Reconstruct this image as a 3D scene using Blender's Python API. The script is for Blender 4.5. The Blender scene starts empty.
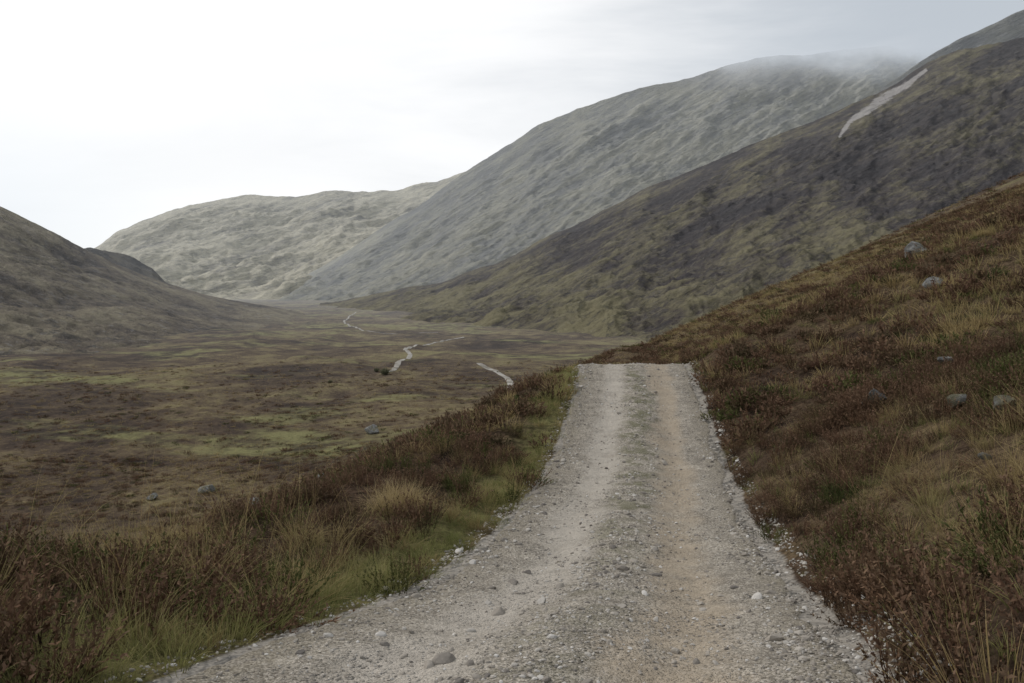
import bpy, math, numpy as np
rng=np.random.default_rng(11)
F=800.0; HR=300.0; EYE=1.6
sc=bpy.context.scene

# ---------------------------------------------------------------- noise
def _h(xi,yi,seed):
    M=np.int64(0xffffffff)
    h=(xi*374761393+yi*668265263+seed*144269504)&M
    h=((h^(h>>13))*1274126177)&M
    h=h^(h>>16)
    h=((h&0xffffff)*73244475)&M
    h=h^(h>>15)
    return (h&0xffff)/65535.0
def vn(x,y,seed):
    x=np.asarray(x,float);y=np.asarray(y,float)
    xf=np.floor(x);yf=np.floor(y)
    xi=xf.astype(np.int64);yi=yf.astype(np.int64)
    fx=x-xf;fy=y-yf
    fx=fx*fx*fx*(fx*(fx*6-15)+10);fy=fy*fy*fy*(fy*(fy*6-15)+10)
    a=_h(xi,yi,seed);b=_h(xi+1,yi,seed);c=_h(xi,yi+1,seed);d=_h(xi+1,yi+1,seed)
    return ((a*(1-fx)+b*fx)*(1-fy)+(c*(1-fx)+d*fx)*fy)*2-1
def fbm(x,y,scale,octv=4,seed=1,rough=.5):
    t=0;amp=1;tot=0;f=1.0/scale
    ca,sa=math.cos(.6),math.sin(.6)
    for i in range(octv):
        t=t+amp*vn(x*f+i*17.3,y*f-i*9.1,seed+i*31);tot+=amp;amp*=rough;f*=2.03
        x,y=ca*x-sa*y,sa*x+ca*y
    return t/tot
def ridged(x,y,scale,octv=4,seed=1):
    t=0;amp=1;tot=0;f=1.0/scale
    for i in range(octv):
        t=t+amp*(1-np.abs(vn(x*f+i*7.3,y*f-i*3.1,seed+i*13))*2);tot+=amp;amp*=.58;f*=2.1
    return t/tot
def ss(a,b,x):
    t=np.clip((x-a)/(b-a),0,1);return t*t*(3-2*t)

# ---------------------------------------------------------------- terrain height (world metres)
ky=[-12,0,3.3,4.48,5.8,7.7,9.96,12.7,15,17,19.5,22,23.3,30,50,100,200,400,6000]
kc=[-1.7,-.55,.02,.32,.64,1.04,1.45,1.98,2.36,2.68,3.07,3.4,3.6,4.6,7.75,15.5,31,62,930]
kz=[-1.3,-1.45,-1.58,-1.85,-2.17,-2.5,-2.74,-2.86,-2.81,-2.55,-2.19,-1.87,-1.86,-2.75,-4.3,-7,-12,-24,-360]
Yt=np.arange(-12,6000,.1)
def sm(v,w):
    k=np.hanning(w);k/=k.sum();p=np.pad(v,(w//2,w//2),mode='reflect',reflect_type='odd')
    return np.convolve(p,k,'valid')[:len(v)]
Ct=sm(np.interp(Yt,ky,kc),25);Zt=sm(np.interp(Yt,ky,kz),19)
cx=lambda Y:np.interp(Y,Yt,Ct)
zr=lambda Y:np.interp(Y,Yt,Zt)+EYE
def H(X,Y):
    X=np.asarray(X,float);Y=np.asarray(Y,float)
    s=X-cx(Y);z=zr(Y)
    r=np.maximum(s-1.5,0);l=np.maximum(-s-1.4,0)
    w=1-ss(12,21.5,Y)
    z=z+.44*r+.10*ss(0,.7,r)
    fs=.2+2.3*w
    z=z+.24*w*ss(.2,1.9,l)-.44*np.maximum(l-fs,0)
    away=ss(1.4,2.6,np.abs(s)+ss(22,32,Y)*3)
    z=z+away*(.07*fbm(X,Y,.9,3,3)+.24*fbm(X,Y,4.5,3,5)*ss(2,5,np.abs(s)))
    far=ss(25,130,Y)
    z=z+far*(.8*fbm(X,Y,22,4,9)+2.2*fbm(X,Y,110,3,15))
    z=z-.32*np.maximum(Y-210,0)*ss(210,260,Y)
    vf=ss(90,260,Y)*(1-.5*ss(1500,3000,Y))
    fl=-30+EYE+30*ss(600,2900,Y)+1.5*fbm(X,Y,90,4,21)+2.6*fbm(X,Y,260,3,23)*ss(100,300,Y)
    fl=fl+vf*(3.2*np.maximum(0,fbm(X,Y,42,4,27)+.05)+1.9*ridged(X+30*fbm(X,Y,80,2,26),Y*.5,60,3,28))
    k=3.0
    d=np.clip((z-fl)/k,-30,30)
    z=fl+k*np.log1p(np.exp(d))
    bed=(1-ss(1.05,1.4,np.abs(s)))*(1-ss(27,30,Y))
    return z-.09*bed
def ray(px,row,ymin=2.0,ymax=3500):
    Y=np.geomspace(ymin,ymax,6000);X=(px-512)/F*Y
    zr_=EYE-(row-HR)/F*Y
    hit=np.nonzero(H(X,Y)>=zr_)[0]
    i=hit[0] if len(hit) else len(Y)-1
    return float(X[i]),float(Y[i])

# ---------------------------------------------------------------- mesh helpers
def mesh_np(name,V,Fc,mat=None,smooth=True,link=True,attrs=None):
    V=np.ascontiguousarray(V,np.float32).reshape(-1,3)
    me=bpy.data.meshes.new(name)
    Fc=np.asarray(Fc,np.int32);n=Fc.shape[1]
    me.vertices.add(len(V));me.vertices.foreach_set('co',V.ravel())
    me.loops.add(Fc.size);me.loops.foreach_set('vertex_index',Fc.ravel())
    me.polygons.add(len(Fc));me.polygons.foreach_set('loop_start',np.arange(len(Fc),dtype=np.int32)*n)
    me.polygons.foreach_set('loop_total',np.full(len(Fc),n,np.int32))
    me.update(calc_edges=True)
    me.polygons.foreach_set('use_smooth',np.full(len(Fc),smooth))
    for k,a in (attrs or {}).items():
        at=me.attributes.new(k,'FLOAT','POINT');at.data.foreach_set('value',np.ascontiguousarray(a,np.float32).ravel())
    if mat:me.materials.append(mat)
    ob=bpy.data.objects.new(name,me)
    if link:sc.collection.objects.link(ob)
    return ob
def gridf(nr,nc):
    i=np.arange(nr-1)[:,None]*nc+np.arange(nc-1)[None,:];i=i.ravel()
    return np.stack([i,i+1,i+nc+1,i+nc],1)
def grid(name,X,Y,Z,mat,attrs=None):
    return mesh_np(name,np.stack([X,Y,Z],-1),gridf(*X.shape),mat,True,True,attrs)

# ---------------------------------------------------------------- node helpers
class N:
    def __init__(s,name):
        s.m=bpy.data.materials.new(name);s.m.use_nodes=True;s.t=s.m.node_tree;s.t.nodes.clear()
    def n(s,ty,**k):
        a=s.t.nodes.new(ty)
        for q,v in k.items():setattr(a,q,v)
        return a
    def L(s,a,b):s.t.links.new(a,b)
    def _in(s,sock,v):
        if isinstance(v,bpy.types.NodeSocket):s.L(v,sock)
        else:sock.default_value=v
    def pos(s):return s.n('ShaderNodeNewGeometry').outputs['Position']
    def map(s,v,scale=(1,1,1),rot=(0,0,0),loc=(0,0,0)):
        a=s.n('ShaderNodeMapping');s.L(v,a.inputs[0]);a.inputs['Rotation'].default_value=rot
        b=s.n('ShaderNodeMapping');s.L(a.outputs[0],b.inputs[0]);b.inputs['Scale'].default_value=scale;b.inputs['Location'].default_value=loc
        return b.outputs[0]
    def noise(s,v,scale,detail=5,rough=.55,dist=0):
        a=s.n('ShaderNodeTexNoise');s.L(v,a.inputs['Vector']);a.inputs['Scale'].default_value=scale
        a.inputs['Detail'].default_value=detail;a.inputs['Roughness'].default_value=rough;a.inputs['Distortion'].default_value=dist
        return a.outputs['Fac']
    def vor(s,v,scale,feature='F1'):
        a=s.n('ShaderNodeTexVoronoi',feature=feature);s.L(v,a.inputs['Vector']);a.inputs['Scale'].default_value=scale
        return a
    def math(s,op,a,b=0.0,clamp=False):
        m=s.n('ShaderNodeMath',operation=op,use_clamp=clamp);s._in(m.inputs[0],a);s._in(m.inputs[1],b);return m.outputs[0]
    def wsum(s,*pairs):
        r=None
        for v,w in pairs:
            q=s.math('MULTIPLY',v,w);r=q if r is None else s.math('ADD',r,q)
        return r
    def rng(s,v,a,b,c=0.0,d=1.0):
        m=s.n('ShaderNodeMapRange',interpolation_type='SMOOTHSTEP');s._in(m.inputs[0],v)
        for i,x in enumerate((a,b,c,d)):m.inputs[i+1].default_value=x
        return m.outputs[0]
    def mix(s,f,a,b,bt='MIX'):
        m=s.n('ShaderNodeMix',data_type='RGBA',blend_type=bt);s._in(m.inputs[0],f)
        for i,x in ((6,a),(7,b)):
            if isinstance(x,tuple):x=(*x,1)
            s._in(m.inputs[i],x)
        return m.outputs[2]
    def ramp(s,v,st):
        r=s.n('ShaderNodeValToRGB');s.L(v,r.inputs[0]);e=r.color_ramp.elements
        while len(e)<len(st):e.new(.5)
        for q,(p,c) in zip(e,st):q.position=p;q.color=(*c,1)
        return r.outputs[0]
    def attr(s,n):return s.n('ShaderNodeAttribute',attribute_name=n).outputs['Fac']
    def bump(s,h,dist,strength=1.0,nrm=None):
        b=s.n('ShaderNodeBump');s.L(h,b.inputs['Height']);b.inputs['Distance'].default_value=dist;b.inputs['Strength'].default_value=strength
        if nrm:s.L(nrm,b.inputs['Normal'])
        return b.outputs[0]
    def out(s,col,nrm=None,rough=.95,spec=.05,alpha=None,transl=0):
        o=s.n('ShaderNodeOutputMaterial')
        cv=(*col,1) if isinstance(col,tuple) else col
        if spec<=0 and alpha is None:
            p=s.n('ShaderNodeBsdfDiffuse');s._in(p.inputs['Color'],cv)
        else:
            p=s.n('ShaderNodeBsdfPrincipled');s._in(p.inputs['Base Color'],cv)
            p.inputs['Roughness'].default_value=rough;p.inputs['Specular IOR Level'].default_value=spec
            if alpha is not None:s.L(alpha,p.inputs['Alpha'])
        if nrm:s.L(nrm,p.inputs['Normal'])
        sh=p.outputs[0]
        if transl:
            t=s.n('ShaderNodeBsdfTranslucent');s._in(t.inputs[0],cv)
            x=s.n('ShaderNodeMixShader');x.inputs[0].default_value=transl;s.L(sh,x.inputs[1]);s.L(t.outputs[0],x.inputs[2]);sh=x.outputs[0]
        s.L(sh,o.inputs[0]);return s.m
HAZE_PAINT=(.57,.59,.60)
def paint_haze(m,P,col,d):  # aerial haze painted into base colour, paler with distance from origin
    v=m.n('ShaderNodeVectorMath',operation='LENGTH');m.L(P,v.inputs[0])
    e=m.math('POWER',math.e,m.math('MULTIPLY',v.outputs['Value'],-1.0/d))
    return m.mix(m.math('SUBTRACT',1.0,e),col,HAZE_PAINT)

def hill_mat(name,dark,brown,olive,light,hz,thr=0.0,ang=35,cloud=None,scree=False,sz=1.0,rock=.5,zt=None,dkf=.55):
    m=N(name);P=m.pos();rel=m.attr('rel')
    st=m.map(P,(.0030/sz,.004/sz,.024/sz),(0,math.radians(ang),0))
    n1=m.noise(st,1,7,.62,.5)
    n2=m.noise(P,.0055/sz,7,.65)
    n3=m.noise(P,.06/sz,5,.75)
    n4=m.noise(m.map(P,(.010/sz,.014/sz,.12/sz),(0,math.radians(ang-6),0)),1,6,.72,.4)
    v=m.wsum((n1,.85),(n2,.75),(n3,.60),(n4,.60),(rel,.26))
    v=m.math('ADD',v,thr-1.02)
    sx=m.n('ShaderNodeSeparateXYZ');m.L(P,sx.inputs[0])
    if zt: v=m.math('ADD',v,m.rng(sx.outputs[2],zt[0],zt[1],zt[2],zt[3]))
    c=m.ramp(v,[(.28,dark),(.43,brown),(.54,olive),(.72,light)])
    rk=m.rng(m.noise(m.map(P,(.035/sz,.035/sz,.10/sz),(0,math.radians(ang),0)),1,6,.76),.56,.63)
    c=m.mix(m.math('MULTIPLY',rk,rock),c,(.21,.20,.19))
    dk=m.rng(m.noise(m.map(P,(.016/sz,.02/sz,.085/sz),(0,math.radians(ang+6),0),(9,4,2)),1,7,.76),.54,.61)
    c=m.mix(m.math('MULTIPLY',dk,dkf),c,(.030,.026,.027))
    if scree:
        a=m.attr('scree');b=m.noise(P,.05,7,.8)
        f=m.rng(m.math('ADD',a,m.math('MULTIPLY',m.math('SUBTRACT',b,.5),2.8)),.40,.9,0,.85)
        c=m.mix(f,c,(.36,.34,.33))
    c=paint_haze(m,P,c,hz)
    nb=m.bump(m.wsum((n4,1.0),(n3,.6)),18*sz,.95)
    al=None
    if cloud:
        h=m.wsum((sx.outputs[2],1.0),(m.math('SUBTRACT',m.noise(P,.003,4,.55),.5),cloud[2]))
        if len(cloud)>3: h=m.math('ADD',h,m.math('MULTIPLY',sx.outputs[0],cloud[3]))
        al=m.rng(h,cloud[0],cloud[1],1,0)
    return m.out(c,nb,1,0,al)

# ---------------------------------------------------------------- ground material
def ground_mat():
    m=N('moorland');P=m.pos();fr=m.attr('far')
    big=m.noise(m.map(P,(.014,.010,.01)),1,8,.66,.4)
    mid=m.noise(P,.10,6,.68)
    sml=m.noise(P,1.1,5,.7)
    fine=m.noise(P,9,3,.7)
    v=m.math('ADD',m.wsum((big,1.35),(mid,.95),(sml,.55),(fr,.02)),-.955)
    c=m.ramp(v,[(.24,(.036,.026,.022)),(.38,(.074,.053,.039)),(.52,(.125,.095,.062)),(.62,(.18,.148,.085)),(.76,(.225,.20,.105))])
    c=m.mix(.8,c,m.ramp(fine,[(.3,(.35,.33,.3)),(.7,(1.3,1.25,1.15))]),'MULTIPLY')
    gs=m.rng(m.noise(m.map(P,(.008,.017,.01),(0,0,.3),(3.1,7.7,0)),1,8,.6,.3),.52,.60)
    gs=m.math('MULTIPLY',m.math('MULTIPLY',gs,fr),m.rng(mid,.40,.58,.15,1))
    c=m.mix(m.math('MULTIPLY',gs,.75),c,(.20,.195,.085))
    gv=m.math('MULTIPLY',m.attr('green'),m.rng(sml,.35,.6,.4,1))
    c=m.mix(gv,c,(.165,.165,.065))
    gr=m.rng(m.math('ADD',m.attr('gravel'),m.math('MULTIPLY',m.math('SUBTRACT',sml,.5),1.2)),.45,.7)
    c=m.mix(gr,c,m.mix(m.noise(P,40,3,.8),(.15,.135,.115),(.36,.335,.30)))
    c=paint_haze(m,P,c,6000)
    b=m.bump(m.wsum((fine,.04),(sml,.45),(mid,4.5)),1.0,.95)
    return m.out(c,b,1,0)
GM=ground_mat()
yy=np.concatenate([np.linspace(-5,0,40,endpoint=False),np.geomspace(6,3606,860)-6])
uu=np.linspace(-1.35,1.35,760)
YY,UU=np.meshgrid(yy,uu,indexing='ij');XX=UU*(YY+6)
ZZ=H(XX,YY)
S=XX-cx(YY)
green=.75*np.exp(-((S+1.95)/.40)**2)*(1-ss(22,26,YY))
gpatch=lambda X,Y:ss(.12,.36,fbm(X,Y*.6,6,3,77))
green=np.maximum(green,.85*gpatch(XX,YY)*(S<-3.2)*(1-ss(40,90,YY)))
gravel=(1-ss(1.42,1.72,np.abs(S)))*(1-ss(24,27,YY))
grid('ground',XX,YY,ZZ,GM,{'green':green,'gravel':gravel,'far':ss(70,160,YY-XX*.6)})

# ---------------------------------------------------------------- hills
def hill(name,sky,Yr,Yf,pmin,pmax,mat,nc,nr,amp,prof=(.45,.55),zf=-34,screep=None,ang=35,seed=5,gs=160,rough=1.6,st=4.0):
    px=np.linspace(pmin,pmax,nc);u=(px-512)/F
    sp=np.array(sky,float);row=np.interp(px,sp[:,0],sp[:,1])
    w=max(3,int(14/((pmax-pmin)/nc)))|1
    k=np.hanning(w+2);k/=k.sum();row=np.convolve(np.pad(row,(w//2+1,w//2+1),mode='edge'),k,'valid')[:nc]
    row=row+rough*fbm(px,px*0,34,5,seed,.62)
    yr=np.interp(px,*zip(*Yr)) if isinstance(Yr,list) else np.full(nc,float(Yr))
    yf=np.interp(px,*zip(*Yf)) if isinstance(Yf,list) else np.full(nc,float(Yf))
    t=np.concatenate([np.linspace(0,1,nr),np.linspace(1.02,1.5,24)])
    T,_=np.meshgrid(t,px,indexing='ij')
    Y=yf+(yr-yf)*T;X=u*Y
    zR=(HR-row)/F*yr+EYE
    pr=prof[0]*T+prof[1]*T*T
    Z=zf+(zR-zf)*pr
    Z=np.where(T>1,zR-(T-1)*(yr-yf)*.55,Z)
    ca,sa=math.cos(math.radians(ang)),math.sin(math.radians(ang))
    wx=gs*.5*fbm(X,Y,gs*2.0,3,seed+8)
    b=-X*sa+Z*ca+wx*.3;a=X*ca+Z*sa+wx
    fade=ss(0,.15,T)*(1-.85*ss(.82,1,T))*(T<=1)
    hgt=np.clip((zR-zf)/120,0.05,1)
    rd=ridged(a/st,b,gs,6,seed);f2=fbm(X,Y,gs*.45,5,seed+4,.6)
    Z=Z+fade*hgt*amp*(.95*rd+.8*fbm(X,Y,gs*3,4,seed+2)+.38*f2)
    at={'rel':np.clip(.5+.45*rd+.35*f2,0,1)}
    if screep:
        PX=512+F*X/Y;RW=HR-F*(Z-EYE)/Y
        d=np.full(X.shape,1e9)
        for (x0,y0,w0),(x1,y1,w1) in zip(screep[:-1],screep[1:]):
            tt=np.clip(((PX-x0)*(x1-x0)+(RW-y0)*(y1-y0))/((x1-x0)**2+(y1-y0)**2),0,1)
            dd=np.hypot(PX-x0-tt*(x1-x0),RW-y0-tt*(y1-y0))/(w0+(w1-w0)*tt)
            d=np.minimum(d,dd)
        at['scree']=1-ss(.2,1.6,d)
    return grid(name,X,Y,Z,mat,at)
mB=hill_mat('hazy_hill',(.11,.10,.075),(.24,.21,.15),(.40,.36,.25),(.54,.49,.35),7500,.06,28,None,sz=1.1,rock=.5,dkf=.5)  # far hill palette, extra haze baked into its pale base colours
mC=hill_mat('mountain_slope_cloudy',(.040,.040,.041),(.085,.082,.068),(.15,.142,.098),(.23,.21,.135),5200,.0,35,(830,1110,260,.05),sz=.85,rock=.25,dkf=.5)
mD=hill_mat('mountain_side',(.022,.017,.021),(.042,.032,.032),(.088,.074,.050),(.165,.145,.080),11000,.0,32,None,True,sz=.75,rock=.2,zt=(-25,120,.09,-.08),dkf=.65)
mD2=hill_mat('mountain_top',(.034,.038,.046),(.048,.052,.056),(.07,.071,.063),(.10,.10,.075),6000,-.03,32,(820,1120,120))
mA=hill_mat('hill_slope',(.036,.027,.024),(.082,.064,.048),(.135,.110,.076),(.21,.18,.12),6200,-.01,-22,sz=.45,rock=.45,dkf=.6)
mA2=hill_mat('crag_slope',(.022,.020,.020),(.045,.038,.034),(.075,.063,.048),(.12,.105,.07),6500,-.05,-22,sz=.4,rock=.4,dkf=.7)
hill('hill',[(-1200,40),(-500,110),(-200,160),(0,207),(45,229),(85,250),(120,266),(165,283),(205,295),(250,303),(300,312),(340,330)],
     [(-1200,950),(0,950),(340,1300)],[(-1200,330),(0,350),(130,400),(340,900)],-1200,345,mA,560,260,15,(.20,.80),ang=-25,seed=41,gs=52)
hill('rocky_crag',[(-200,262),(20,256),(70,248),(92,247),(112,252),(128,256),(143,263),(156,272),(168,284),(180,297),(200,330)],
     1500,1150,-200,200,mA2,260,120,12,(.1,.9),zf=-60,ang=-25,seed=45,gs=40,rough=4)
hill('hazy_hill',[(-500,400),(-100,330),(50,272),(95,248),(115,235),(150,219),(190,206),(250,195),(300,196),(330,190),(365,191),(400,189),(450,175),(480,165),(600,160),(900,160)],
     5000,2700,-400,800,mB,560,280,85,(.5,.5),zf=-20,ang=25,seed=61,gs=240,rough=3.0)
hill('mountain',[(200,330),(235,312),(270,294),(330,262),(380,228),(430,197),(470,168),(540,125),(600,100),(700,75),(760,58),(850,50),(930,38),(1100,10),(1800,-40)],
     3200,[(200,2700),(330,2100),(470,1800),(1800,1700)],200,1800,mC,820,320,38,(.4,.6),ang=35,seed=71,gs=120,rough=2.2,st=5)
hill('mountain.001',[(820,130),(880,90),(920,62),(955,40),(1024,10),(1200,-50),(1800,-160)],
     2300,1500,820,1800,mD2,260,140,30,ang=35,seed=81,rough=2)
hill('mountain.002',[(280,318),(320,304),(350,298),(430,284),(500,262),(580,222),(640,192),(700,167),(790,130),(850,106),(900,82),(925,64),(960,50),(1024,38),(1200,-5),(1800,-90)],
     [(280,2000),(500,1700),(700,1500),(1800,1400)],[(280,1500),(430,900),(600,560),(800,430),(1800,400)],280,1800,mD,900,400,18,(.34,.66),ang=33,seed=91,gs=55,rough=2.6,st=4.5,
     screep=[(926,70,2),(908,84,3.5),(884,98,5.5),(866,111,4.5),(850,121,3),(840,136,2)])

# ---------------------------------------------------------------- track
def track_mat():
    m=N('gravel');P=m.pos();s=m.attr('s');al=m.attr('al')
    w=m.wsum((s,1.0),(m.math('SUBTRACT',m.noise(P,.7,6,.65),.5),.9))
    v1=m.vor(P,30);v2=m.vor(P,85);v3=m.vor(P,12)
    def cellcol(v,a,b,c):
        sp=m.n('ShaderNodeSeparateColor');m.L(v.outputs['Color'],sp.inputs[0])
        return m.ramp(sp.outputs[0],[(.0,a),(.5,b),(1,c)])
    base=cellcol(v2,(.18,.165,.142),(.295,.275,.24),(.47,.44,.40))
    peb=cellcol(v1,(.15,.138,.125),(.325,.305,.272),(.64,.61,.565))
    pm=m.math('MULTIPLY',m.rng(v1.outputs['Distance'],.30,.42,1,0),m.rng(m.noise(P,2.2,5,.6),.40,.55))
    c=m.mix(pm,base,peb)
    big=cellcol(v3,(.22,.205,.19),(.33,.31,.285),(.47,.45,.43))
    bm=m.math('MULTIPLY',m.rng(v3.outputs['Distance'],.22,.32,1,0),m.rng(m.noise(P,1.1,4,.6),.48,.58))
    c=m.mix(m.math('MULTIPLY',bm,.8),c,big)
    n=m.noise(P,3.5,7,.7)
    c=m.mix(.85,c,m.ramp(n,[(.3,(.56,.53,.49)),(.7,(1.32,1.28,1.22))]),'MULTIPLY')
    def band(c0,wd):
        d=m.math('ABSOLUTE',m.math('SUBTRACT',w,c0));return m.rng(d,wd*.3,wd,1,0)
    rb=m.math('MULTIPLY',band(.60,.40),m.rng(m.noise(P,1.6,5,.65),.3,.55,.4,1))
    c=m.mix(m.math('MULTIPLY',rb,.75),c,m.mix(m.noise(P,25,4,.7),(.265,.215,.155),(.48,.405,.315)))
    lb=m.math('MULTIPLY',band(-.62,.45),m.rng(m.noise(P,1.3,5,.65),.3,.55,.4,1))
    c=m.mix(m.math('MULTIPLY',lb,.75),c,m.mix(m.noise(P,30,4,.7),(.32,.29,.25),(.56,.515,.455)))
    ms=m.math('MULTIPLY',band(.0,.42),m.rng(m.noise(P,2.3,7,.7),.47,.55))
    ms=m.math('MULTIPLY',ms,m.rng(al,4,13,.3,1))
    c=m.mix(m.math('MULTIPLY',ms,.65),c,(.12,.12,.065))
    ed=m.math('MULTIPLY',m.rng(m.math('ABSOLUTE',s),1.0,1.42),m.rng(n,.38,.58))
    c=m.mix(m.math('MULTIPLY',ed,.5),c,(.15,.13,.09))
    h=m.wsum((m.rng(v2.outputs['Distance'],0,.5,1,0),.008),(m.math('MULTIPLY',m.rng(v1.outputs['Distance'],0,.5,1,0),pm),.018),
             (m.math('MULTIPLY',m.rng(v3.outputs['Distance'],0,.4,1,0),bm),.04),(n,.08))
    return m.out(c,m.bump(h,1.0,1.0),1,0)
TM=track_mat()
ty=np.concatenate([np.linspace(-5,2,120,endpoint=False),np.geomspace(2,29.5,1000)])
tc=np.linspace(-1,1,170)
TY,TT=np.meshgrid(ty,tc,indexing='ij')
half=1.53+np.where(TT<0,.02+.19*fbm(TY,TY*0,1.3,5,101,.6),-.02+.15*fbm(TY,TY*0,1.1,5,103,.6))
SX=TT*half;TX=SX+cx(TY)
def track_z(SX,TX,TY):
    ww=.09*fbm(TY,TY*0,3.0,3,131);q=1-.6*ss(16,22,TY)
    z=zr(TY)+q*(.045*np.exp(-((SX+ww)/.35)**2)-.055*np.exp(-((SX+ww-.66)/.26)**2)-.045*np.exp(-((SX+ww+.66)/.28)**2))
    return z+.026*fbm(TX,TY,.6,4,111)*(1-ss(1.1,1.4,np.abs(SX)))+.008*fbm(TX,TY,.07,3,113)
def track_edge(f):return .012-.06*ss(.90,1,f)
TZ=track_z(SX,TX,TY)+track_edge(np.abs(TT))
grid('gravel_track',TX,TY,TZ,TM,{'s':SX,'al':TY})

# distant continuation of the track down the glen
def ribbons(name,polys,mat,width,lift):
    Vs=[];Fs=[];o=0
    for poly in polys:
        p=np.array(poly,float);d=np.concatenate([[0],np.cumsum(np.hypot(*np.diff(p,axis=0).T))])
        n=max(40,int(d[-1]/2.5));q=np.linspace(0,d[-1],n)
        x=np.interp(q,d,p[:,0]);y=np.interp(q,d,p[:,1])
        k=np.hanning(13);k/=k.sum()
        x=np.convolve(np.pad(x,6,mode='edge'),k,'valid');y=np.convolve(np.pad(y,6,mode='edge'),k,'valid')
        tx=np.gradient(x);ty_=np.gradient(y);l=np.hypot(tx,ty_)+1e-9;nx=-ty_/l;ny=tx/l
        wv=width*(1+.3*fbm(q,q*0,12,3,5))
        c=np.linspace(-.5,.5,7)
        X=x[:,None]+nx[:,None]*c*wv[:,None];Y=y[:,None]+ny[:,None]*c*wv[:,None]
        Z=H(X,Y)+lift-.1*(np.abs(c)>.45)
        Vs.append(np.stack([X,Y,Z],-1).reshape(-1,3));Fs.append(gridf(n,7)+o);o+=n*7
    return mesh_np(name,np.concatenate(Vs),np.concatenate(Fs),mat,True)
m=N('distant_gravel');P=m.pos()
DGM=m.out(paint_haze(m,P,m.mix(m.rng(m.noise(P,.12,7,.8),.35,.65),(.13,.115,.09),(.37,.35,.32)),5200),None,1,0)
R=lambda pts:[ray(a,b,30) for a,b in pts]
ribbons('distant_track',[[(4.6,31),(5.4,50),(4,100)]+R([(508,378),(492,370),(478,363)]),
    R([(387,373),(396,369),(398,362),(408,359),(411,354),(404,350),(425,345),(446,340),(466,337)]),
    R([(440,333),(390,334),(366,331),(350,326),(344,321),(350,316),(356,312)])],DGM,2.3,.2)

# ---------------------------------------------------------------- instancing
def inst(name,pts,rot,scl,idx,srcs):
    me=bpy.data.meshes.new(name);pts=np.ascontiguousarray(pts,np.float32)
    me.vertices.add(len(pts));me.vertices.foreach_set('co',pts.ravel())
    a=me.attributes.new('rot','FLOAT_VECTOR','POINT');a.data.foreach_set('vector',np.ascontiguousarray(rot,np.float32).ravel())
    a=me.attributes.new('scl','FLOAT_VECTOR','POINT');a.data.foreach_set('vector',np.ascontiguousarray(scl,np.float32).ravel())
    a=me.attributes.new('idx','INT','POINT');a.data.foreach_set('value',np.ascontiguousarray(idx,np.int32))
    ob=bpy.data.objects.new(name,me);sc.collection.objects.link(ob)
    col=bpy.data.collections.new(name+'_parts')
    for s_ in srcs:col.objects.link(s_)
    g=bpy.data.node_groups.new(name+'_scatter','GeometryNodeTree')
    g.interface.new_socket('Geometry',in_out='INPUT',socket_type='NodeSocketGeometry')
    g.interface.new_socket('Geometry',in_out='OUTPUT',socket_type='NodeSocketGeometry')
    nd=g.nodes;gi=nd.new('NodeGroupInput');go=nd.new('NodeGroupOutput')
    ip=nd.new('GeometryNodeInstanceOnPoints');ci=nd.new('GeometryNodeCollectionInfo')
    ci.inputs['Collection'].default_value=col;ci.inputs['Separate Children'].default_value=True;ci.inputs['Reset Children'].default_value=True
    def na(n,t):
        q=nd.new('GeometryNodeInputNamedAttribute');q.data_type=t;q.inputs['Name'].default_value=n
        return [o for o in q.outputs if o.enabled and o.name=='Attribute'][0]
    e2=nd.new('FunctionNodeEulerToRotation')
    L=g.links.new
    L(gi.outputs[0],ip.inputs['Points']);L(ci.outputs[0],ip.inputs['Instance']);ip.inputs['Pick Instance'].default_value=True
    L(na('idx','INT'),ip.inputs['Instance Index']);L(na('rot','FLOAT_VECTOR'),e2.inputs[0]);L(e2.outputs[0],ip.inputs['Rotation'])
    L(na('scl','FLOAT_VECTOR'),ip.inputs['Scale']);L(ip.outputs[0],go.inputs[0])
    md=ob.modifiers.new('scatter','NODES');md.node_group=g
    return ob
def ribbon_strands(base,dirs,length,width,bend,nseg,rg):
    n=len(base);V=np.zeros((n,nseg+1,2,3));tip=np.zeros((n,nseg+1,2))
    side=np.cross(dirs,np.array([0,0,1.0]));side/=np.linalg.norm(side,axis=1,keepdims=True)+1e-9
    a=rg.uniform(0,math.pi,n)[:,None]
    side=side*np.cos(a)+np.cross(dirs,side)*np.sin(a)
    p=base.copy();d=dirs.copy()
    for k in range(nseg+1):
        f=k/nseg;w=width*(1-.85*f)
        V[:,k,0]=p-side*w[:,None]*.5;V[:,k,1]=p+side*w[:,None]*.5;tip[:,k]=f
        d=d+np.array([0,0,-1.0])*(bend/nseg)[:,None];d/=np.linalg.norm(d,axis=1,keepdims=True)
        p=p+d*(length/nseg)[:,None]
    q=np.arange(nseg)[None,:]*2+np.arange(n)[:,None]*(nseg+1)*2;q=q.ravel()
    return V.reshape(-1,3),np.stack([q,q+1,q+3,q+2],1),tip.ravel()
def dirs_(n,rg,t0,t1):
    az=rg.uniform(0,2*math.pi,n);ti=rg.uniform(t0,t1,n)
    return np.stack([np.cos(az)*np.sin(ti),np.sin(az)*np.sin(ti),np.cos(ti)],1),az
def grass_src(name,n,rad,l0,l1,w,bend,tilt,seed,mat):
    rg=np.random.default_rng(seed);d,az=dirs_(n,rg,.02,tilt)
    r=rad*np.sqrt(rg.uniform(0,1,n));b=np.stack([np.cos(az)*r,np.sin(az)*r,np.full(n,-.03)],1)
    V,Fc,tp=ribbon_strands(b,d,rg.uniform(l0,l1,n),rg.uniform(.6,1.2,n)*w,rg.uniform(.3,1.3,n)*bend,5,rg)
    return mesh_np(name,V,Fc,mat,True,False,{'tip':tp})
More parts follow.
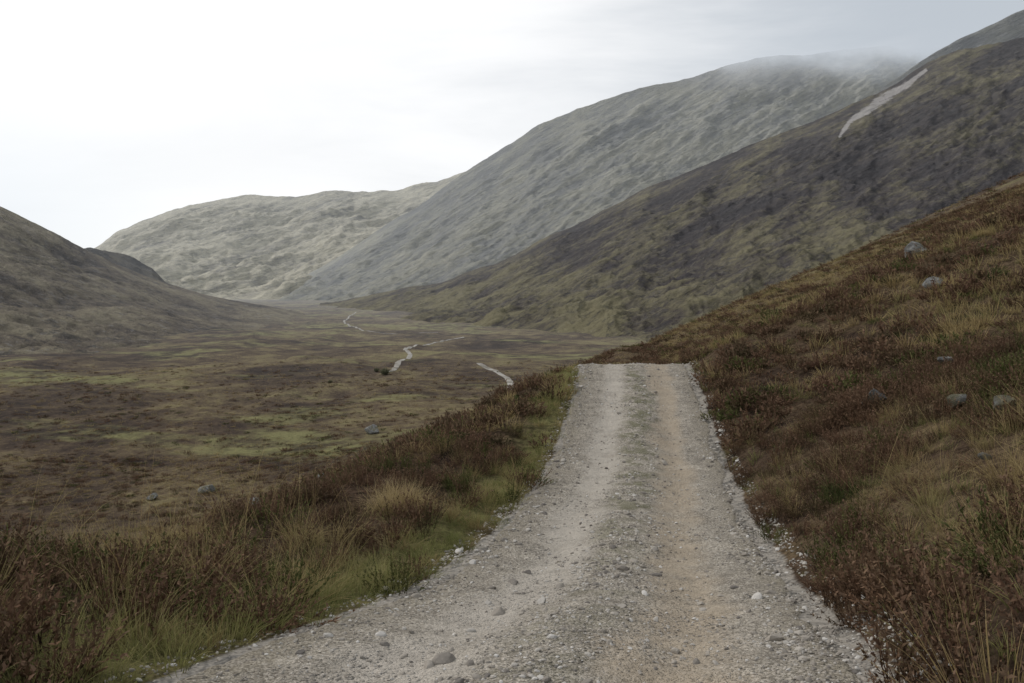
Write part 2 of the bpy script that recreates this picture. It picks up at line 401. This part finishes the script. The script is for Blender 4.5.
def heather_src(name,n,rad,l0,l1,leaf,nl,seed,mat):
    rg=np.random.default_rng(seed);d,az=dirs_(n,rg,.0,1.0)
    r=rad*np.sqrt(rg.uniform(0,1,n));b=np.stack([np.cos(az)*r,np.sin(az)*r,np.full(n,-.04)],1)
    ln=rg.uniform(l0,l1,n)
    V,Fc,tp=ribbon_strands(b,d,ln,np.full(n,.004),rg.uniform(-.5,.35,n),4,rg)
    Vs=[V];Fs=[Fc];ts=[tp*.6];o=len(V)
    VV=V.reshape(n,5,2,3).mean(2)
    m_=n*nl;si=np.repeat(np.arange(n),nl);f=rg.uniform(.3,1.0,m_);k=np.clip((f*4).astype(int),0,3);fr=(f*4-k)[:,None]
    p=VV[si,k]*(1-fr)+VV[si,k+1]*fr
    up=VV[si,k+1]-VV[si,k];up/=np.linalg.norm(up,axis=1,keepdims=True)+1e-9
    rd=rg.normal(size=(m_,3));ld=up*1.0+rd*.55;ld/=np.linalg.norm(ld,axis=1,keepdims=True)
    sd=np.cross(ld,rg.normal(size=(m_,3)));sd/=np.linalg.norm(sd,axis=1,keepdims=True)
    L_=leaf*rg.uniform(.6,1.4,m_)[:,None];W=L_*.22
    q=np.stack([p-sd*W*.3,p+sd*W,p+ld*L_,p-sd*W+ld*L_*.4],1).reshape(-1,3)
    Vs.append(q);Fs.append(np.arange(m_*4).reshape(-1,4)+o);ts.append(np.repeat(f,4))
    return mesh_np(name,np.concatenate(Vs),np.concatenate(Fs),mat,True,False,{'tip':np.concatenate(ts)})
def veg_mat(name,cols,base,tipc,transl=.25,ns=.6,wn=.5):
    m=N(name);oi=m.n('ShaderNodeObjectInfo');P=m.pos()
    n=m.noise(P,ns,3,.6)
    v=m.wsum((oi.outputs['Random'],1-wn),(m.rng(n,.3,.7),wn))
    c=m.ramp(v,[(i/(len(cols)-1)*.8+.1,q) for i,q in enumerate(cols)])
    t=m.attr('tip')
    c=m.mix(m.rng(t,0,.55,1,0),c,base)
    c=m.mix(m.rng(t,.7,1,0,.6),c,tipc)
    return m.out(c,None,.8,0,None,transl)
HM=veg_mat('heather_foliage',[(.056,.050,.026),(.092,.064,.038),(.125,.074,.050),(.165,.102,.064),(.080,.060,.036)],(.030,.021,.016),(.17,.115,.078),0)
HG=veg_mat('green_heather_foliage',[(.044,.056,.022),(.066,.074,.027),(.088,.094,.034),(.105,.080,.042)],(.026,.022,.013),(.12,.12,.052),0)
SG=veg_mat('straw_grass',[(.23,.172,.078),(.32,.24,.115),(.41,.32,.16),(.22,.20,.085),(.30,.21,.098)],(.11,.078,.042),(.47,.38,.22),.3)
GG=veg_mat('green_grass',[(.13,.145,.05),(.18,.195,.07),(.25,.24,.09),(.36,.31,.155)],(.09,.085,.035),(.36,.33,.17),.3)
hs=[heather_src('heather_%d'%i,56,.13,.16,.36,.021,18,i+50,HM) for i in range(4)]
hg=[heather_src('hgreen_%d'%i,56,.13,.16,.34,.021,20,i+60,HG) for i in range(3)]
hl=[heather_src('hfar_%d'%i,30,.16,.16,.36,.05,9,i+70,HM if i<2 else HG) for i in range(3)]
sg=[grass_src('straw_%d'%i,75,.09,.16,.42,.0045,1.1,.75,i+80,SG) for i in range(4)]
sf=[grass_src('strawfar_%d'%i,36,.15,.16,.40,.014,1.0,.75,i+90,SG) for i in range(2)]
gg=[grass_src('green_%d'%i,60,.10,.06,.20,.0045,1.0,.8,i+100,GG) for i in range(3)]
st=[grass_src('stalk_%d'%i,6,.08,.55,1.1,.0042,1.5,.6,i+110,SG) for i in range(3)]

def samp(n,y0,y1,um=.82,off=2.2):
    a=(y0+off)**2;b=(y1+off)**2
    Y=np.sqrt(rng.uniform(a,b,n))-off;X=rng.uniform(-um,um,n)*(Y+off);return X,Y
def area(y0,y1,um=.82,off=2.2):return um*((y1+off)**2-(y0+off)**2)
bands=[(1.2,7,1.0,1.0),(7,14,1.0,.85),(14,27,1.1,.6),(27,60,1.5,.24),(60,150,2.2,.065),(150,420,3.0,.009)]
def hmask(X,Y):
    s=X-cx(Y)
    nz=fbm(X,Y,3.4,3,201)+.6*fbm(X,Y,1.0,2,203)
    big=fbm(X,Y,14,2,207)
    R_=np.where(s<2.0,.7,np.clip(.30+2.4*nz+.7*big,0.02,1))
    R_=np.maximum(R_,.75*(1-ss(2.5,6.5,Y))*(s>1.6))
    sil=ss(.40,.46,X/np.maximum(Y,20))*ss(60,110,Y)
    R_=np.maximum(R_,.6*sil)
    Lf=np.where(s>-2.2,.10,np.clip(.9+1.3*nz,.1,1))
    Lf=np.where((s<-2.2)&(s>-2.7),Lf*.6,Lf)
    Lf=np.where((Y<5.5)&(s<-1.9),np.maximum(Lf,.75),Lf)
    Lf=np.where(s<-4.6,np.clip(.55+1.6*nz,.05,1)*(1-.8*gpatch(X,Y)),Lf)
    v=np.where(s>0,R_,Lf)
    v=v*(1-ss(160,400,Y))
    road=(np.abs(s)<1.56+.16*fbm(X,Y,.6,2,205))&(Y<28)
    return np.where(road,0,v),s,nz
def scatter(kind,dens,near,farsrc,maskf,scale,name,bend=.15):
    P=[];Ro=[];Sc=[];Id=[]
    nn=len(near)
    for (a,b,sf_,df) in bands:
        if not farsrc and a>59:continue
        n=int(area(a,b)*dens*df);X,Y=samp(n,a,b)
        k=rng.uniform(0,1,n)<maskf(X,Y);X=X[k];Y=Y[k];n=len(X)
        Z=H(X,Y)
        P.append(np.stack([X,Y,Z],1))
        Ro.append(np.stack([rng.normal(0,bend,n),rng.normal(0,bend,n),rng.uniform(0,6.28,n)],1))
        s_=scale*sf_*rng.uniform(.5,1.3,n)*(1+.35*fbm(X,Y,1.6,2,611))
        zz=s_*rng.uniform(.7,1.15,n)*(1 if sf_<1.5 else .55)
        Sc.append(np.stack([s_,s_,zz],1))
        Id.append(rng.integers(0,nn,n) if (a<14 or not farsrc) else rng.integers(nn,nn+len(farsrc),n))
    P=np.concatenate(P);print(name,len(P))
    for i,o in enumerate(list(near)+list(farsrc)):o.name='%02d_%s'%(i,kind)
    inst(name,P,np.concatenate(Ro),np.concatenate(Sc),np.concatenate(Id),list(near)+list(farsrc))
scatter('heather_sprig',16,hs,hl[:2],lambda X,Y:hmask(X,Y)[0]*np.where(fbm(X,Y,2.0,2,301)>.08,.55,1.0),1.0,'heather')
def gm(X,Y):
    h,s,nz=hmask(X,Y)
    g=h*np.clip(.25+1.7*fbm(X,Y,2.4,2,307),0,1)
    g=np.where((Y<7)&(np.abs(s)>1.6),np.maximum(g,.40*h),g)
    return np.where((Y<9)|(s<-2.2),g*.85,g*.6)
scatter('green_heather_sprig',10,hg,hl[2:],gm,.95,'heather.001')
def stm(X,Y):
    h,s,nz=hmask(X,Y)
    v=np.where(s>1.9,(1-h)*.85+.05,np.where(s<-3.2,(1-h)*.7,.06))
    v=np.where((s<-1.6)&(s>-3.0)&(Y<24),.28,v)
    return v*((np.abs(s)>1.62)|(Y>28))*(1-ss(160,400,Y))
scatter('grass_tussock',20,sg,sf,stm,.88,'moor_grass',.22)
def grm(X,Y):
    s=X-cx(Y)
    v=np.exp(-((s+1.95)/.36)**2)*1.0*(Y<24)
    v=np.maximum(v,.6*gpatch(X,Y)*(s<-2.7))
    v=np.maximum(v,.10*(s>1.6))
    v=np.maximum(v,.45*np.exp(-((s-.0)/.18)**2)*ss(6,14,Y)*(Y<24)*(fbm(X,Y,.8,2,401)>.15))
    v=np.where((s>-1.52)&(s<1.6)&(Y<28),v*(np.abs(s)<.4),v)
    return v
scatter('verge_grass',62,gg,[],grm,1.0,'verge_grass',.2)
X,Y=samp(320,1.8,9);s=X-cx(Y);k=np.abs(s)>2.1;X=X[k];Y=Y[k];n=len(X)
for i,o in enumerate(st):o.name='%02d_stalk'%i
sv=rng.uniform(.6,1.1,n)
inst('long_grass_stalks',np.stack([X,Y,H(X,Y)],1),np.stack([rng.normal(0,.2,n),rng.normal(0,.2,n),rng.uniform(0,6.28,n)],1),np.stack([sv]*3,1),rng.integers(0,3,n),st)
for (px,row,sc_) in [(405,512,1.0)]:
    x,y=ray(px,row);n=12
    X=x+rng.normal(0,.13,n);Y=y+rng.normal(0,.10,n)
    o=grass_src('00_pale',90,.08,.18,.42,.005,1.6,.6,500,veg_mat('pale_grass',[(.36,.28,.145),(.44,.35,.195)],(.18,.13,.07),(.50,.41,.25)))
    inst('grass_tussock',np.stack([X,Y,H(X,Y)+.05],1),np.stack([rng.normal(0,.1,n),rng.normal(.1,.1,n),rng.uniform(0,6.28,n)],1),np.full((n,3),1.05),np.zeros(n,int),[o])

# ---------------------------------------------------------------- stones
import bmesh
def rock_src(name,sub,seed,mat,flat=.65,link=False,amp=.28):
    bm=bmesh.new();bmesh.ops.create_icosphere(bm,subdivisions=sub,radius=.5)
    me=bpy.data.meshes.new(name);bm.to_mesh(me);bm.free()
    co=np.zeros(len(me.vertices)*3,np.float32);me.vertices.foreach_get('co',co);co=co.reshape(-1,3)
    rg=np.random.default_rng(seed)
    for _ in range(11):
        n=rg.normal(size=3);n/=np.linalg.norm(n);d=rg.uniform(.26,.42)
        e=co@n-d;co=co-np.clip(e,0,None)[:,None]*n*.93
    r=1+amp*.3*fbm(co[:,0]*3+seed,co[:,1]*3+co[:,2]*2,1,3,seed)
    co=co*r[:,None]*np.array([1.15,.9,flat])
    me.vertices.foreach_set('co',co.astype(np.float32).ravel());me.update()
    me.polygons.foreach_set('use_smooth',np.full(len(me.polygons),False))
    me.materials.append(mat)
    ob=bpy.data.objects.new(name,me)
    if link:sc.collection.objects.link(ob)
    return ob
m=N('pebble');oi=m.n('ShaderNodeObjectInfo');P=m.pos()
PM=m.out(m.mix(.4,m.ramp(oi.outputs['Random'],[(0,(.15,.137,.125)),(.3,(.26,.235,.205)),(.6,(.34,.31,.27)),(.85,(.40,.38,.35)),(1,(.54,.52,.49))]),m.ramp(m.noise(P,60,4,.7),[(.3,(.6,.6,.6)),(.7,(1.2,1.2,1.2))]),'MULTIPLY'),None,.9,0)
ps=[rock_src('%02d_pebble'%i,2,i+3,PM,[.55,.7,.6,.8,.5][i]) for i in range(5)]
Ps=[];Sz=[]
for a,b,d,s0 in [(1.5,6,1300,.0115),(6,12,520,.017),(12,24.5,240,.022)]:
    n=int((b-a)*3.5*d);Y=rng.uniform(a,b,n);s=rng.uniform(-1.75,1.75,n)
    pr=.22+.95*np.exp(-((s+.0)/.35)**2)+1.1*ss(.95,1.4,np.abs(s));pr*=np.clip(.6+1.1*fbm(s,Y,.7,3,601),.1,1.2)
    k=rng.uniform(0,1.3,n)<pr;Y=Y[k];s=s[k];n=len(s)
    X=s+cx(Y);z=np.maximum(np.where(np.abs(s)<1.5,track_z(s,X,Y)+track_edge(np.abs(s)/1.53),-99),H(X,Y)-.0)
    Ps.append(np.stack([X,Y,z+.001],1));Sz.append(s0*np.exp(rng.normal(0,.5,n))*(1+.8*(rng.uniform(0,1,n)>.98)))
Pp=np.concatenate(Ps);sz=np.concatenate(Sz);n=len(sz);print('pebbles',n)
inst('gravel',Pp,np.stack([rng.normal(0,.3,n),rng.normal(0,.3,n),rng.uniform(0,6.28,n)],1),np.stack([sz*1.3]*3,1),rng.integers(0,5,n),ps)
lp=[];ls=[]
for px,row,w in [(512,592,14),(527,580,10),(540,618,12),(498,624,16),(470,640,10),(445,676,22),(430,680,16),(622,628,9),(560,600,9),(415,600,9),(395,628,8),(520,555,8),(505,545,7),(548,640,10),(655,560,8),(700,610,9),(380,655,10),(575,575,7),(330,650,12),(300,668,10),(610,668,10),(745,560,9),(770,600,10),(800,640,12),(545,520,6),(492,600,10)]:
    x,y=ray(px,row,1.5);s=x-cx(y);lp.append([x,y,float(track_z(s,x,y))+.012]);ls.append(w*y/F*1.15)
lp=np.array(lp);ls=np.array(ls);n=len(ls)
inst('loose_stones',lp,np.stack([rng.normal(0,.3,n),rng.normal(0,.3,n),rng.uniform(0,6.28,n)],1),np.stack([ls]*3,1),rng.integers(0,3,n),
     [rock_src('%02d_stone'%i,3,i+33,PM,[.6,.7,.65][i]) for i in range(3)])
m=N('boulder_rock');P=m.pos();n1=m.noise(P,4,8,.75);n2=m.noise(P,1.7,5,.6)
c=m.ramp(n1,[(.34,(.06,.06,.06)),(.5,(.18,.18,.175)),(.66,(.38,.38,.365))]);c=m.mix(m.rng(n2,.45,.58,0,.7),c,(.13,.12,.07))
BM=m.out(c,m.bump(n1,.2,1.0),.9,0)
for i,(px,row,w) in enumerate([(914,258,25),(946,371,14),(875,410,25),(958,416,20),(934,291,18),(1002,418,20),
        (255,512,19),(207,492,14),(152,500,12),(372,433,16),(985,470,11),(322,484,10)]):
    x,y=ray(px,row,3);o=rock_src('boulder',4,i+71,BM,.7,True)
    sz_=w*y/F*1.15;o.location=(x,y,float(H(x,y))+sz_*.10+min(.15,.016*y));o.scale=(sz_,sz_*.9,sz_)
    o.rotation_euler=(rng.normal(0,.25),rng.normal(0,.25),rng.uniform(0,6.28))
def shrub(px,row,w):
    x,y=ray(px,row,40);s_=w*y/F
    bs=heather_src('shrub_part',150,.12,.3,.55,.075,10,900+px,veg_mat('shrub_leaf',[(.11,.115,.075),(.14,.14,.09)],(.08,.075,.05),(.16,.16,.10)))
    bs.name='shrub';sc.collection.objects.link(bs);bs.location=(x,y,float(H(x,y)));bs.scale=(s_,s_,s_*1.1)
for a in [(385,375,13),(377,372,8),(330,383,6)]:shrub(*a)

# ---------------------------------------------------------------- world
w=bpy.data.worlds.new('World');sc.world=w;w.use_nodes=True;t=w.node_tree;t.nodes.clear()
M=N('tmp');bpy.data.materials.remove(M.m);M.t=t
SE,SR=math.radians(38),math.radians(-50)
sky=M.n('ShaderNodeTexSky');sky.sky_type='NISHITA';sky.sun_disc=False;sky.sun_elevation=SE;sky.sun_rotation=SR
tc_=M.n('ShaderNodeTexCoord').outputs['Generated']
sp=M.n('ShaderNodeSeparateXYZ');M.L(tc_,sp.inputs[0])
skc=M.mix(1.0,sky.outputs[0],(.1,.1,.1),'MULTIPLY')
nz=M.noise(M.map(tc_,(1.0,1.0,3.2)),1.9,6,.55,.4)
xx=M.wsum((sp.outputs[0],1.0),(M.math('SUBTRACT',nz,.5),.9))
f=M.math('MULTIPLY',M.rng(xx,-.12,.44),M.rng(sp.outputs[2],.02,.30,.4,1))
cl=M.mix(f,(1.06,1.06,1.06),(.55,.595,.645))
f2=M.math('MULTIPLY',M.rng(sp.outputs[0],-.62,-.30,1,0),M.rng(sp.outputs[2],.05,.27,1,0))
cl=M.mix(M.math('MULTIPLY',f2,.8),cl,(.78,.84,.91))
cl=M.mix(M.rng(nz,.45,.75,0,.16),cl,(.62,.65,.69))
fin=M.mix(.93,skc,cl)
bg=M.n('ShaderNodeBackground');M.L(fin,bg.inputs[0]);bg.inputs[1].default_value=1.0
o=M.n('ShaderNodeOutputWorld');M.L(bg.outputs[0],o.inputs[0])
ld=bpy.data.lights.new('sun','SUN');ld.energy=1.5;ld.angle=math.radians(12);ld.color=(1,.95,.88)
lo=bpy.data.objects.new('sun',ld);sc.collection.objects.link(lo)
from mathutils import Vector
dv=Vector((math.sin(SR)*math.cos(SE),math.cos(SR)*math.cos(SE),math.sin(SE)))
lo.rotation_euler=dv.to_track_quat('Z','Y').to_euler()

cam=bpy.data.cameras.new('camera');co=bpy.data.objects.new('camera',cam);sc.collection.objects.link(co)
co.location=(0,0,EYE);co.rotation_euler=(math.radians(90),0,0)
cam.sensor_width=36;cam.lens=F/1024*36;cam.shift_y=-(341.5-HR)/1024;cam.clip_start=.05;cam.clip_end=20000
sc.camera=co
sc.view_settings.view_transform='Standard';sc.view_settings.look='None';sc.view_settings.exposure=0
